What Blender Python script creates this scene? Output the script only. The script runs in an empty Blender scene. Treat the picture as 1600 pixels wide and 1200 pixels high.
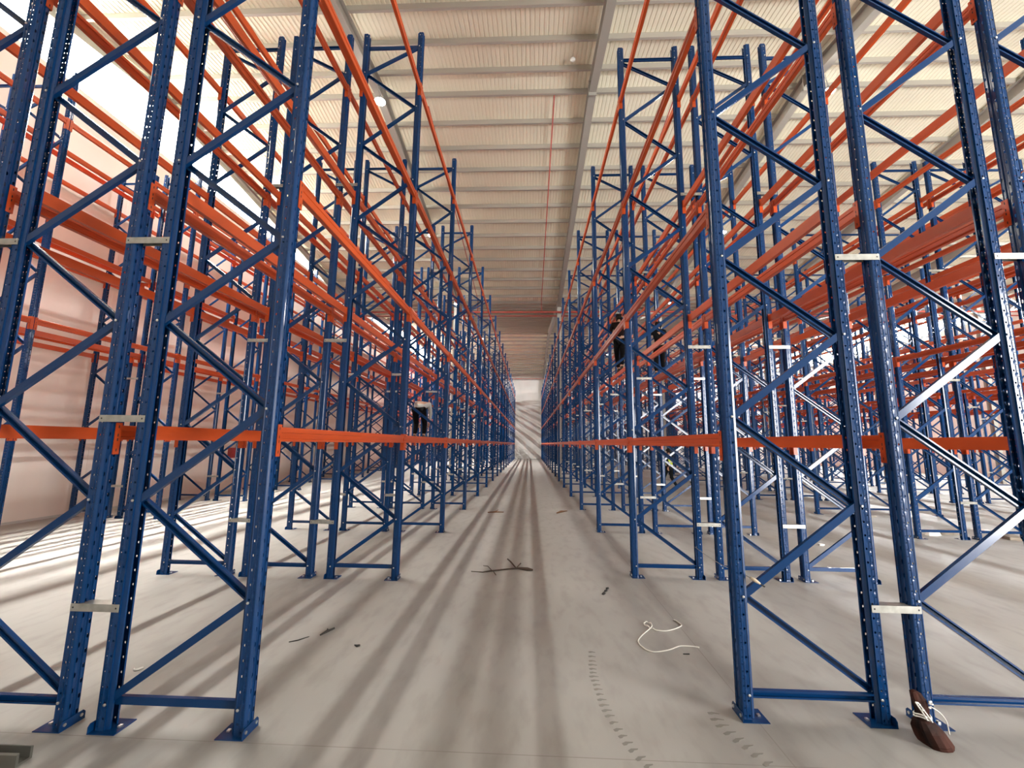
import bpy, bmesh, math, random
from mathutils import Vector, Matrix
random.seed(7)
S = bpy.context.scene
COL = S.collection
PI = math.pi

# ------------------------------------------------------------------ materials
def mat(name, col, rough=0.5, metal=0.0, spec=0.5, emit=None, estr=0.0):
    m = bpy.data.materials.new(name); m.use_nodes = True
    b = m.node_tree.nodes['Principled BSDF']
    b.inputs['Base Color'].default_value = (*col, 1)
    b.inputs['Roughness'].default_value = rough
    b.inputs['Metallic'].default_value = metal
    b.inputs['Specular IOR Level'].default_value = spec
    if emit:
        b.inputs['Emission Color'].default_value = (*emit, 1)
        b.inputs['Emission Strength'].default_value = estr
    return m

def noisy(m, scale, c1, c2, rough=None, stretch=(1, 1, 1), detail=6, coord='Object', lo=.35, hi=.65):
    nt = m.node_tree; N = nt.nodes; L = nt.links
    b = N['Principled BSDF']
    tc = N.new('ShaderNodeTexCoord'); mp = N.new('ShaderNodeMapping')
    mp.inputs['Scale'].default_value = stretch
    nz = N.new('ShaderNodeTexNoise'); nz.inputs['Scale'].default_value = scale
    nz.inputs['Detail'].default_value = detail
    rp = N.new('ShaderNodeValToRGB')
    rp.color_ramp.elements[0].position = lo; rp.color_ramp.elements[0].color = (*c1, 1)
    rp.color_ramp.elements[1].position = hi; rp.color_ramp.elements[1].color = (*c2, 1)
    L.new(tc.outputs[coord], mp.inputs['Vector']); L.new(mp.outputs['Vector'], nz.inputs['Vector'])
    L.new(nz.outputs['Fac'], rp.inputs['Fac']); L.new(rp.outputs['Color'], b.inputs['Base Color'])
    if rough:
        mr = N.new('ShaderNodeMapRange')
        mr.inputs['To Min'].default_value = rough[0]; mr.inputs['To Max'].default_value = rough[1]
        L.new(nz.outputs['Fac'], mr.inputs['Value']); L.new(mr.outputs['Result'], b.inputs['Roughness'])
    return rp, nz, b

M = {}
M['blue'] = mat('blue_paint', (.0025, .036, .130), .15, spec=.40)
M['orange'] = mat('orange_paint', (.70, .085, .014), .32, spec=.35)
noisy(M['orange'], 6, (.405, .054, .0095), (.465, .066, .0115), stretch=(1, .3, 1))
M['zinc'] = mat('zinc_bolt', (.72, .72, .70), .3, .9)
M['galv'] = mat('galvanised_steel', (.62, .61, .56), .35, .55)
noisy(M['galv'], 14, (.34, .335, .30), (.46, .455, .42))
M['dark'] = mat('slot_shadow_black', (.01, .01, .012), .7)
M['girder'] = mat('girder_grey', (.36, .345, .31), .55)
M['purlin'] = mat('purlin_grey', (.43, .405, .36), .5, .1)
M['sheet'] = mat('roof_sheet', (.74, .69, .61), .6)
noisy(M['sheet'], .35, (.83, .795, .64), (.88, .845, .695), stretch=(1, .4, 1))
M['pinkwall'] = mat('pale_pink_wall', (.78, .68, .62), .75)
noisy(M['pinkwall'], .8, (.725, .635, .565), (.785, .695, .625), stretch=(1, 1.6, .25), lo=.3, hi=.7)
M['wall'] = mat('white_wall', (.72, .70, .67), .7)
noisy(M['wall'], .6, (.68, .66, .63), (.76, .74, .71), stretch=(1.5, 1, .4))
M['red'] = mat('red_pipe_paint', (.38, .045, .03), .4)
M['frame'] = mat('window_frame_grey', (.50, .48, .45), .5)
M['pane'] = mat('daylit_pane', (.85, .9, .92), .3, emit=(1.0, .985, .90), estr=15.5)
M['lamp'] = mat('lamp_lens', (1, 1, 1), .3, emit=(1, .97, .9), estr=60.0)
M['lampbody'] = mat('lamp_housing', (.25, .25, .25), .5)
M['rust'] = mat('dark_red_box', (.30, .03, .03), .5)
M['wood'] = mat('reddish_wood', (.10, .035, .022), .75, spec=.15)
noisy(M['wood'], 9, (.010, .006, .005), (.062, .020, .013), stretch=(1, 1, .4))
M['string'] = mat('white_string', (.82, .80, .74), .6)
M['twig'] = mat('twig_bark', (.045, .028, .018), .9)
M['leafb'] = mat('dead_leaf', (.16, .075, .035), .8)
M['scrap'] = mat('white_scrap', (.85, .84, .80), .7)
M['card'] = mat('grey_brown_scrap', (.30, .26, .21), .8)
M['dirt'] = mat('dirt_black', (.03, .028, .026), .9)
M['dust'] = mat('tyre_dust', (.19, .18, .165), .85)
M['offcut'] = mat('dull_steel', (.13, .127, .11), .5, .3)
M['tag'] = mat('tag_tan', (.62, .50, .36), .6)
M['skin'] = mat('skin', (.36, .19, .12), .55)
M['hair'] = mat('dark_hair', (.006, .005, .004), .7, spec=.2)
M['black'] = mat('black_cloth', (.0035, .0035, .0045), .9, spec=.1)
M['navy'] = mat('charcoal_cloth', (.012, .014, .016), .9, spec=.1)
M['maroon'] = mat('dark_maroon_cloth', (.010, .0045, .004), .9, spec=.1)
M['shirtgrey'] = mat('grey_shirt_cloth', (.42, .42, .40), .85)
M['vest'] = mat('hi_vis_yellow', (.72, .95, .03), .6)
M['reflect'] = mat('reflective_tape', (.75, .75, .72), .3)
M['shoe'] = mat('shoe_dark', (.03, .025, .02), .6)

# concrete floor: blotchy polish, faint smears and saw-cut joints
M['floor'] = mat('concrete_floor', (.42, .385, .35), .42, spec=.4)
rp, nz, b = noisy(M['floor'], .55, (.295, .284, .268), (.362, .350, .332), rough=(.34, .62), stretch=(1, .8, 1), lo=.3, hi=.72)
def joints():
    nt = M['floor'].node_tree; N = nt.nodes; L = nt.links
    tc = N.new('ShaderNodeTexCoord'); sp = N.new('ShaderNodeSeparateXYZ'); L.new(tc.outputs['Object'], sp.inputs[0])
    fine = N.new('ShaderNodeTexNoise'); fine.inputs['Scale'].default_value = 7; fine.inputs['Detail'].default_value = 8
    mpf = N.new('ShaderNodeMapping'); mpf.inputs['Scale'].default_value = (1, .35, 1)
    L.new(tc.outputs['Object'], mpf.inputs['Vector']); L.new(mpf.outputs['Vector'], fine.inputs['Vector'])
    rf = N.new('ShaderNodeValToRGB')
    rf.color_ramp.elements[0].position = .28; rf.color_ramp.elements[0].color = (.84, .83, .82, 1)
    rf.color_ramp.elements[1].position = .52; rf.color_ramp.elements[1].color = (1, 1, 1, 1)
    L.new(fine.outputs['Fac'], rf.inputs['Fac'])
    def line(sock, off, period):
        a = N.new('ShaderNodeMath'); a.operation = 'SUBTRACT'; L.new(sock, a.inputs[0]); a.inputs[1].default_value = off - period / 2
        m_ = N.new('ShaderNodeMath'); m_.operation = 'FLOORED_MODULO'; L.new(a.outputs[0], m_.inputs[0]); m_.inputs[1].default_value = period
        s = N.new('ShaderNodeMath'); s.operation = 'SUBTRACT'; L.new(m_.outputs[0], s.inputs[0]); s.inputs[1].default_value = period / 2
        ab = N.new('ShaderNodeMath'); ab.operation = 'ABSOLUTE'; L.new(s.outputs[0], ab.inputs[0])
        lt = N.new('ShaderNodeMath'); lt.operation = 'LESS_THAN'; L.new(ab.outputs[0], lt.inputs[0]); lt.inputs[1].default_value = .004
        return lt.outputs[0]
    lx = line(sp.outputs['X'], 1.69, 13.5); ly = line(sp.outputs['Y'], 3.02, 6.7)
    mx = N.new('ShaderNodeMath'); mx.operation = 'MAXIMUM'; L.new(lx, mx.inputs[0]); L.new(ly, mx.inputs[1])
    mu = N.new('ShaderNodeMix'); mu.data_type = 'RGBA'; mu.blend_type = 'MULTIPLY'; mu.inputs['Factor'].default_value = 1
    L.new(rp.outputs['Color'], mu.inputs[6]); L.new(rf.outputs['Color'], mu.inputs[7])
    m2 = N.new('ShaderNodeMix'); m2.data_type = 'RGBA'; L.new(mx.outputs[0], m2.inputs['Factor'])
    L.new(mu.outputs[2], m2.inputs[6]); m2.inputs[7].default_value = (.24, .225, .205, 1)
    L.new(m2.outputs[2], b.inputs['Base Color'])
joints()

# ------------------------------------------------------------------ mesh helpers
class MB:
    def __init__(self): self.v = []; self.f = []; self.mi = []
    def add(self, vs, fs, mi=0):
        o = len(self.v); self.v += [tuple(p) for p in vs]
        for f in fs: self.f.append([i + o for i in f]); self.mi.append(mi)
    def box(self, x0, x1, y0, y1, z0, z1, mi=0):
        self.add([(x0,y0,z0),(x1,y0,z0),(x1,y1,z0),(x0,y1,z0),(x0,y0,z1),(x1,y0,z1),(x1,y1,z1),(x0,y1,z1)],
                 [(0,3,2,1),(4,5,6,7),(0,1,5,4),(1,2,6,5),(2,3,7,6),(3,0,4,7)], mi)
    def prism(self, prof, place, n_closed=True, caps=True, mi=0):
        """prof: list of 2-D points, place: list of functions p->3-D (one per section)"""
        n = len(prof); vs = []
        for pl in place: vs += [pl(p) for p in prof]
        fs = []
        for s in range(len(place) - 1):
            for i in range(n if n_closed else n - 1):
                j = (i + 1) % n
                fs.append((s*n+i, s*n+j, (s+1)*n+j, (s+1)*n+i))
        if caps and n_closed:
            fs.append(tuple(range(n))[::-1]); fs.append(tuple((len(place)-1)*n + i for i in range(n)))
        self.add(vs, fs, mi)
    def tube(self, pts, r, seg=6, mi=0):
        pts = [Vector(p) for p in pts]; vs = []; n = len(pts)
        up = Vector((0, 0, 1))
        for i, p in enumerate(pts):
            t = (pts[min(i+1, n-1)] - pts[max(i-1, 0)])
            t = t.normalized() if t.length > 1e-9 else Vector((1, 0, 0))
            a = t.cross(up)
            if a.length < 1e-3: a = t.cross(Vector((1, 0, 0)))
            a.normalize(); b_ = t.cross(a)
            rr = r[i] if isinstance(r, (list, tuple)) else r
            for k in range(seg):
                w = 2*PI*k/seg; vs.append(p + (a*math.cos(w) + b_*math.sin(w))*rr)
        fs = [(i*seg+k, i*seg+(k+1) % seg, (i+1)*seg+(k+1) % seg, (i+1)*seg+k) for i in range(n-1) for k in range(seg)]
        fs += [tuple(range(seg))[::-1], tuple((n-1)*seg+k for k in range(seg))]
        self.add(vs, fs, mi)
    def merge(self, o, T=Matrix.Identity(4), mi=0):
        self.add([T @ Vector(p) for p in o.v], o.f, mi)
        self.mi[-len(o.f):] = [mi + a for a in o.mi]
    def mesh(self, name, mats, smooth=False):
        me = bpy.data.meshes.new(name); me.from_pydata(self.v, [], self.f)
        for m in mats: me.materials.append(M[m])
        me.polygons.foreach_set('material_index', self.mi)
        if smooth: me.polygons.foreach_set('use_smooth', [True]*len(self.f))
        bm = bmesh.new(); bm.from_mesh(me); bmesh.ops.recalc_face_normals(bm, faces=bm.faces); bm.to_mesh(me); bm.free()
        me.update(); return me

def link(name, me, parent=None, loc=(0, 0, 0), scale=None, rot=None):
    o = bpy.data.objects.new(name, me); COL.objects.link(o)
    o.location = loc
    if scale: o.scale = scale
    if rot: o.rotation_euler = rot
    if parent: o.parent = parent
    return o
def empty(name, loc=(0, 0, 0), scale=(1, 1, 1)):
    o = bpy.data.objects.new(name, None); COL.objects.link(o); o.location = loc; o.scale = scale
    o.empty_display_size = .2; return o
def tag(o, label, cat, group=None, kind='thing'):
    o['label'] = label; o['category'] = cat; o['kind'] = kind
    if group: o['group'] = group
    return o
def structure(o): o['kind'] = 'structure'; return o

ORD = ['first','second','third','fourth','fifth','sixth','seventh','eighth','ninth','tenth','eleventh','twelfth',
       'thirteenth','fourteenth','fifteenth','sixteenth','seventeenth','eighteenth']

# ------------------------------------------------------------------ rack meshes
HT = 9.23; W = .975; BAY = 3.31
def hole_strip(mb, P0, P1, nrm_unused, z0, z1, pitch, hw, hh, cx=.5, phase=.5, shape='oct'):
    """a flat strip between the vertical lines P0 and P1 (2-D points) with one punched hole per pitch"""
    P0 = Vector(P0); P1 = Vector(P1); wid = (P1 - P0).length
    def at(s, z):
        q = P0 + (P1 - P0)*s; return (q.x, q.y, z)
    n = int((z1 - z0)/pitch)
    zz = z0
    for i in range(n):
        a, c = zz, zz + pitch
        zc = a + pitch*phase
        hs = hw/wid
        ring = []
        for k in range(8):
            w = PI/8 + k*PI/4
            ring.append(at(cx + hs*math.cos(w)*1.05, zc + hh*math.sin(w)*1.05))
        vs = [at(0, a), at(1, a), at(1, c), at(0, c)] + ring
        fs = [(1, 2, 4, 11), (2, 5, 4), (2, 3, 6, 5), (3, 7, 6), (3, 0, 8, 7), (0, 9, 8), (0, 1, 10, 9), (1, 11, 10)]
        mb.add(vs, fs); zz = c
    if z1 - zz > 1e-4:
        mb.add([at(0, zz), at(1, zz), at(1, z1), at(0, z1)], [(0, 1, 2, 3)])
def plain_strip(mb, P0, P1, z0, z1):
    mb.add([(P0[0], P0[1], z0), (P1[0], P1[1], z0), (P1[0], P1[1], z1), (P0[0], P0[1], z1)], [(0, 1, 2, 3)])

PROF = [(-.05, .020), (-.05, .032), (-.022, .040), (-.022, .050), (.040, .050), (.050, .040),   # one half, lip to face
        (.050, .013), (.043, .008)]
def nodes_z():
    return [.17 + .69*k for k in range(13)]

def post_mesh():
    mb = MB(); z0, z1 = .006, HT
    for s in (1, -1):
        p = [(x, y*s) for x, y in PROF]
        plain_strip(mb, p[0], p[1], z0, z1)
        plain_strip(mb, p[1], p[2], z0, z1)
        plain_strip(mb, p[2], p[3], z0, z1)
        # camera-side flange: small round holes, two columns
        mid = (.012, .050*s)
        hole_strip(mb, p[3], mid, None, z0, z1, .1, .0078, .0085, cx=.42, phase=.25 if s > 0 else .75)
        hole_strip(mb, mid, p[4], None, z0, z1, .05, .0042, .0048, cx=.4, phase=.5)
        plain_strip(mb, p[4], p[5], z0, z1)
        # rack face: tapered hook slots
        hole_strip(mb, p[5], p[6], None, z0, z1, .1, .0085, .0165, cx=.48, phase=.3 if s > 0 else .72)
        plain_strip(mb, p[6], p[7], z0, z1)
    plain_strip(mb, (.043, .008), (.043, -.008), z0, z1)
    me = bpy.data.meshes.new('post'); me.from_pydata(mb.v, [], mb.f)
    me.materials.append(M['blue']); me.materials.append(M['zinc'])
    bm = bmesh.new(); bm.from_mesh(me)
    bmesh.ops.remove_doubles(bm, verts=bm.verts, dist=1e-5)
    bmesh.ops.recalc_face_normals(bm, faces=bm.faces)
    bmesh.ops.solidify(bm, geom=bm.faces[:], thickness=.0028)
    bm.to_mesh(me); bm.free()
    return me

def bolt(mb, x, y, z, sy, r=.010, mi=0):
    vs = []; n = 6
    for d, rr in ((0, r), (.006*sy, r), (.008*sy, r*.6)):
        for k in range(n):
            w = 2*PI*k/n; vs.append((x + rr*math.cos(w), y + d, z + rr*math.sin(w)))
    fs = [(a*n+k, a*n+(k+1) % n, (a+1)*n+(k+1) % n, (a+1)*n+k) for a in range(2) for k in range(n)]
    fs.append(tuple(2*n+k for k in range(n)))
    mb.add(vs, fs, mi)

def bolts_mesh(zs):
    mb = MB()
    for z in zs:
        bolt(mb, -.012, -.0525, z, -1); bolt(mb, -.012, .0525, z, 1)
    return mb.mesh('bolt_set', ['zinc'])

def plate_mesh(tabs=True):
    mb = MB()
    mb.add([(-.135,-.085,.0),(.06,-.085,0),(.06,.085,0),(-.135,.085,0),(-.135,-.085,.006),(.06,-.085,.006),(.06,.085,.006),(-.135,.085,.006)],
           [(0,3,2,1),(4,5,6,7),(0,1,5,4),(1,2,6,5),(2,3,7,6),(3,0,4,7)])
    # upstand against the rack face with two bolts
    prof = [(-.085, .006), (.085, .006), (.085, .045), (.070, .062), (-.070, .062), (-.085, .045)]
    mb.prism(prof, [lambda p: (.0535, p[0], p[1]), lambda p: (.0585, p[0], p[1])])
    for y in (-.055, .055):
        vs = []; n = 6
        for d, rr in ((.0585, .011), (.065, .011)):
            for k in range(n): vs.append((d, y + rr*math.cos(k*PI/3), .036 + rr*math.sin(k*PI/3)))
        mb.add(vs, [(k, (k+1) % n, n+(k+1) % n, n+k) for k in range(n)] + [tuple(n+k for k in range(n))], 1)
    mb.box(-.105, -.085, -.012, .012, .006, .016, 1)
    return mb.mesh('base_plate', ['blue', 'zinc'])

def channel(mb, a, c, w=.054, d=.030, t=.0035, flip=False):
    """an open C channel from a to c lying in the frame's plane, web toward the camera (-Y)"""
    a = Vector(a); c = Vector(c); ax = (c - a).normalized(); yv = Vector((0, 1, 0)); n = ax.cross(yv).normalized()
    h = w/2; sg = -1 if flip else 1
    prof = [(-h, 0), (h, 0), (h, d), (h - .012, d), (h - .012, d - t), (h - t, d - t), (h - t, t), (-h + t, t),
            (-h + t, d - t), (-h + .012, d - t), (-h + .012, d), (-h, d)]
    mb.prism(prof, [lambda p: a + n*p[0] + yv*(p[1] - d/2)*sg, lambda p: c + n*p[0] + yv*(p[1] - d/2)*sg])

XA, XB = .030, W - .030     # brace bolt lines inside the two posts
def brace_list():
    """(name, a, c): bottom strut, diagonals from the x=0 post's foot, top strut"""
    z = nodes_z(); out = [('strut', (XA, 0, z[0]), (XB, 0, z[0]))]
    for k in range(12):
        a = (XA if k % 2 == 0 else XB, 0, z[k] + (.0 if k else .03)); c = (XB if k % 2 == 0 else XA, 0, z[k+1])
        out.append(('diagonal_brace', a, c))
    zt = 8.99
    out.append(('diagonal_brace', (XA, 0, z[12]), (XB, 0, zt - .04)))
    out.append(('strut', (XA, 0, zt), (XB, 0, zt)))
    return out
def clip(a, c, e=.0):
    a = Vector(a); c = Vector(c); d = (c - a).normalized(); return a - d*e, c + d*e

POST = post_mesh()
PLATE = plate_mesh()
zs = nodes_z()
BOLT0 = bolts_mesh([zs[k] for k in range(0, 13, 2)] + [8.99])
BOLT1 = bolts_mesh([zs[0]] + [zs[k] for k in range(1, 13, 2)] + [8.95])
BR = []
for nm, a, c in brace_list():
    mb = MB(); a2, c2 = clip(a, c, .012)
    off = Vector((0, .018 if nm == 'strut' else (-.012 if Vector(c).x > Vector(a).x else .014), 0))
    channel(mb, a2 + off, c2 + off, flip=(nm != 'strut' and c[0] < a[0])); BR.append((nm, mb.mesh(nm, ['blue'])))

def far_frame_mesh():
    mb = MB()
    for s, px in ((-1, 0), (1, W)):
        prof = []
        for x, y in PROF[1:]: prof.append((x, y))
        full = prof + [(x, -y) for x, y in prof[::-1]]
        inner = [(x - .004 if x > -.04 else x, y*.90) for x, y in full][::-1]
        poly = full + inner
        mb.prism(poly, [lambda p: (px + s*p[0], p[1], .006), lambda p: (px + s*p[0], p[1], HT)], caps=False)
        mb.box(px - (.135 if s > 0 else .06), px + (.06 if s > 0 else .135), -.085, .085, 0, .006)
        mb.box(px + (.0535 if s > 0 else -.0585), px + (.0585 if s > 0 else -.0535), -.08, .08, .006, .055)
    for nm, a, c in brace_list():
        a2, c2 = clip(a, c, .012)
        off = Vector((0, .018 if nm == 'strut' else (-.012 if Vector(c).x > Vector(a).x else .014), 0))
        channel(mb, a2 + off, c2 + off, flip=(nm != 'strut' and c[0] < a[0]))
    for z in zs[::2] + [8.99]: bolt(mb, .012, -.0525, z, -1, .009, 1); bolt(mb, .012, .0525, z, 1, .009, 1)
    for z in [zs[0]] + zs[1::2]: bolt(mb, W - .012, -.0525, z, -1, .009, 1); bolt(mb, W - .012, .0525, z, 1, .009, 1)
    return mb.mesh('rack_upright', ['blue', 'zinc'])
FARF = far_frame_mesh()

def frame_far(loc, sx, sz=1):
    return link('rack_upright', FARF, None, loc, (1, 1, sz), (0, 0, 0 if sx > 0 else PI))
PROTO = None
def frame_near(loc, sx, sz=1):
    global PROTO
    if PROTO is None:
        r = empty('rack_upright')
        for px, s, bm_ in ((0, -1, BOLT0), (W, 1, BOLT1)):
            p = link('post', POST, r, (px, 0, 0), (s, 1, 1))
            link('bolt_set', bm_, p)
            link('base_plate', PLATE, r, (px, 0, 0), (s, 1, 1))
        for nm, me in BR: link(nm, me, r)
        PROTO = r; o = r
    else:
        o = PROTO.copy(); COL.objects.link(o)
        for ch in PROTO.children:
            c = ch.copy(); COL.objects.link(c); c.parent = o
            for g in ch.children:
                d = g.copy(); COL.objects.link(d); d.parent = c
    o.location = loc; o.scale = (1, 1, sz); o.rotation_euler = (0, 0, 0 if sx > 0 else PI)
    return o

# beams ---------------------------------------------------------------
BH, BW = .112, .046
def beam_prof():
    h = BH/2
    return [(-BW/2, -h), (BW/2 - .004, -h), (BW/2, -h + .004), (BW/2, -.036), (BW/2 - .007, -.031), (BW/2 - .007, .011), (BW/2, .016),
            (BW/2, h - .004), (BW/2 - .004, h), (-BW/2, h)]
def conn(mb, s):
    """connector: angle plate hooked on the post's rack face, x outward; s=+1 for the start end"""
    y0, y1 = (.006, .057) if s > 0 else (-.057, -.006)
    mb.box(BW/2 + .0005, BW/2 + .0045, min(y0, y1), max(y0, y1), -.168, .075)
    ye = .0535 if s > 0 else -.0575
    mb.box(-BW/2 - .008, BW/2 + .0005, ye, ye + .004, -.168, .075)
    for z in (.045, -.02, -.055, -.135):
        yc = (y0 + y1)/2
        mb.box(BW/2 + .0046, BW/2 + .0052, yc - .004, yc + .004, z - .011, z + .011, 1)
mb = MB(); mb.prism(beam_prof(), [lambda p: (p[0], .0575, p[1]), lambda p: (p[0], BAY - .0575, p[1])]); BEAM = mb.mesh('rack_crossbeam', ['orange'])
mb = MB(); conn(mb, 1); CON0 = mb.mesh('connector', ['orange', 'dark'])
mb = MB(); conn(mb, -1); CON1 = mb.mesh('connector', ['orange', 'dark'])
def simple_beam():
    mb = MB(); mb.prism(beam_prof(), [lambda p: (p[0], .0575, p[1]), lambda p: (p[0], BAY - .0575, p[1])])
    mb.box(-BW/2 - .006, BW/2 + .0045, .006, .0575, -.168, .075); mb.box(-BW/2 - .006, BW/2 + .0045, BAY - .0575, BAY - .006, -.168, .075)
    return mb
SB = simple_beam(); SBM = SB.mesh('rack_crossbeam', ['orange'])
def beam_near(loc, sx):
    o = link('rack_crossbeam', BEAM, None, loc, (sx, 1, 1))
    link('connector', CON0, o); link('connector', CON1, o, (0, BAY, 0))
    return o

# row spacers ----------------------------------------------------------
def spacer_mesh(gap):
    mb = MB(); L_ = gap + .045
    mb.box(-L_/2, L_/2, -.0600, -.0560, -.026, .026)
    mb.box(-L_/2 + .062, L_/2 - .062, -.0560, .02, .022, .026)
    mb.box(-L_/2 + .062, L_/2 - .062, .017, .021, -.012, .026)
    for x in (-L_/2 + .020, L_/2 - .020):
        vs = [(x + .007*math.cos(k*PI/3), -.0604, .007*math.sin(k*PI/3)) for k in range(6)]
        mb.add(vs, [tuple(range(6))], 1)
    return mb.mesh('row_spacer', ['galv', 'dark'])

# ------------------------------------------------------------------ rack layout
YL, YR = 3.115, 3.515
LX = [-1.973, -2.948, -3.264, -4.239, -4.526, -5.501]
RX = [1.632, 2.607, 2.923, 3.898, 4.184, 5.160]
LEV = [2.05, 4.08, 6.11, 8.14]
def shift(xs, x0): return [x - xs[0] + x0 for x in xs]
BLOCKS = [
    dict(key='left-side main rack', xs=LX, y0=YL, k0=0, k1=16, sz=1.0, near=4),
    dict(key='right-side main rack', xs=RX, y0=YR, k0=0, k1=16, sz=1.0, near=4),
    dict(key='rack against pink wall', xs=[-9.47, -10.445, -10.775, -11.75], y0=7.29, k0=-1, k1=14, sz=1.03, near=2),
    dict(key='second right-side rack', xs=shift(RX, 8.76), y0=YR, k0=1, k1=16, sz=1.0, near=3),
    dict(key='third right-side rack', xs=shift(RX, 15.88), y0=YR, k0=3, k1=16, sz=1.0, near=-9),
    dict(key='fourth right-side rack', xs=shift(RX, 23.0), y0=YR, k0=6, k1=16, sz=1.0, near=-9),
]
# pairs (post with bottom brace node, other post)
def frame_pairs(bl):
    x = bl['xs']
    if 'main' in bl['key'] and 'left' in bl['key']:
        return [(x[1], x[0]), (x[2], x[3]), (x[4], x[5])]
    if 'pink' in bl['key']:
        return [(x[1], x[0]), (x[2], x[3])]
    return [(x[1], x[0]), (x[3], x[2]), (x[4], x[5])]
ROWN3 = ['aisle row', 'middle row', 'outer row']; ROWN2 = ['aisle row', 'wall row']
CAMP = Vector((0, 0, 2.0)); AIM = Vector((-.0429*.99, .989, .142))
beams = []
for bl in BLOCKS:
    prs = frame_pairs(bl); names = ROWN3 if len(prs) == 3 else ROWN2
    for k in range(bl['k0'], bl['k1'] + 1):
        y = bl['y0'] + BAY*k
        for r, (p, q) in enumerate(prs):
            sx = 1 if q > p else -1
            loc = (p, y, 0)
            near = k < bl['near']
            o = (frame_near if near else frame_far)(loc, sx, bl['sz'])
            tag(o, f"blue upright frame, {ORD[k - bl['k0']]} from the front, {names[r]} of {bl['key']}", 'rack frame', 'upright frames of the ' + bl['key'])
        if k == bl['k1']: continue
        for i, x in enumerate(bl['xs']):
            # outward side of each post row
            partner = [b_ if a_ == x else a_ for a_, b_ in prs if x in (a_, b_)][0]
            s = 1 if x > partner else -1
            for lv, z in enumerate(LEV):
                zz = z*bl['sz']
                loc = Vector((x + s*.0285, y, zz)); c = loc + Vector((0, BAY/2, 0)) - CAMP
                dep = max(.6, c.dot(AIM)); lat = abs(c.x)/max(dep, .1)
                elev = (c.z - .142*c.y)/dep
                vis = 1.0 if (lat < 1.25 and elev < .95) else .15
                proj_len = BAY*max(.12, math.hypot(c.x, c.z)/c.length)
                occl = 1.0/(1 + .35*i) * (1.0 if 'main' in bl['key'] else .45)
                beams.append((vis*occl*BH*proj_len/dep**2, loc, s, bl, k - bl['k0'], i, lv))
beams.sort(key=lambda t: -t[0])
LVN = ['lowest', 'second', 'third', 'top']
rest = MB()
for n, (sc, loc, s, bl, k, i, lv) in enumerate(beams):
    if n < 296:
        o = beam_near(loc, s) if n < 130 else link('rack_crossbeam', SBM, None, loc, (s, 1, 1))
        tag(o, f"orange beam, {LVN[lv]} level, {ORD[k]} bay, {ORD[i]} beam row of {bl['key']}", 'rack beam', 'beams of the ' + bl['key'])
    else:
        rest.merge(SB, Matrix.Translation(loc) @ Matrix.Diagonal((s, 1, 1, 1)))
o = link('distant_rack_crossbeams', rest.mesh('distant_rack_crossbeams', ['orange']))
tag(o, 'mass of orange beams deep inside the racks and far down the hall', 'rack beams', kind='stuff')

SPM = {}
SPN = ['low', 'middle', 'high', 'topmost']
for bl in BLOCKS:
    x = bl['xs']; gaps = [(x[1], x[2])] + ([(x[3], x[4])] if len(x) > 4 else [])
    for k in range(bl['k0'], min(bl['k1'] + 1, bl['k0'] + (11 if 'main' in bl['key'] else 5))):
        y = bl['y0'] + BAY*k
        for gi, (p, q) in enumerate(gaps):
            g = round(abs(p - q), 3)
            if g not in SPM: SPM[g] = spacer_mesh(g)
            for zi, z in enumerate((.80, 3.60, 6.30)):
                o = link('row_spacer', SPM[g], None, ((p + q)/2, y, z))
                where = 'aisle-side gap' if gi == 0 else 'outer gap'
                tag(o, f"{SPN[zi]} galvanised spacer at {ORD[k - bl['k0']]} frame, {where} of {bl['key']}", 'spacer', 'row spacers of the ' + bl['key'])
g = round(abs(LX[1] - LX[2]), 3)
o = link('row_spacer', SPM[g], None, ((LX[1] + LX[2])/2, YL, 2.155))
tag(o, 'galvanised spacer just above lowest orange beam at first frame of left-side main rack', 'spacer', 'row spacers of the left-side main rack')

# ------------------------------------------------------------------ building
XW0, XW1, YW0, YW1 = -12.08, 32.6, -3.3, 57.2
def roof(Y):
    p = (Y - 11.5) % 29.6
    return 13.3 - 1.9*min(p, 29.6 - p)/14.8
mb = MB(); mb.box(XW0 - .3, XW1 + .3, YW0 - 8, YW1 + .3, -.2, 0); structure(link('floor', mb.mesh('floor', ['floor'])))
def box_obj(name, m, *b):
    mb = MB(); mb.box(*b); return structure(link(name, mb.mesh(name, [m])))
SILL = 11.28
box_obj('wall_left', 'pinkwall', XW0 - .25, XW0, YW0, YW1 + .25, 0, SILL)
box_obj('wall_right', 'wall', XW1, XW1 + .25, YW0, YW1 + .25, 0, SILL)
# front wall behind the camera with one open loading door
DX0, DX1, DZ = 9.2, 15.2, 5.8
mb = MB()
mb.box(XW0, DX0, YW0 - .25, YW0, 0, roof(YW0)); mb.box(DX1, XW1, YW0 - .25, YW0, 0, roof(YW0)); mb.box(DX0, DX1, YW0 - .25, YW0, DZ, roof(YW0))
structure(link('wall_front', mb.mesh('wall_front', ['wall'])))
mb = MB()
mb.box(DX0 - .12, DX0, YW0, YW0 + .06, 0, DZ + .12); mb.box(DX1, DX1 + .12, YW0, YW0 + .06, 0, DZ + .12); mb.box(DX0, DX1, YW0, YW0 + .06, DZ, DZ + .12)
structure(link('door_1', mb.mesh('door_1', ['frame'])))
box_obj('wall_back', 'wall', XW0, XW1, YW1, YW1 + .25, 0, roof(YW1) + .02)
# vertical panel seams on the pink wall
for n, y in enumerate([6.2 + 2.45*i for i in range(20)]):
    mb = MB(); mb.box(XW0, XW0 + .006, y - .012, y + .012, 0.1, SILL); structure(link('trim_%d' % (n + 1), mb.mesh('wall_seam', ['pinkwall'])))
box_obj('baseboard_left', 'frame', XW0, XW0 + .012, YW0, YW1, 0, .06)

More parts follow.
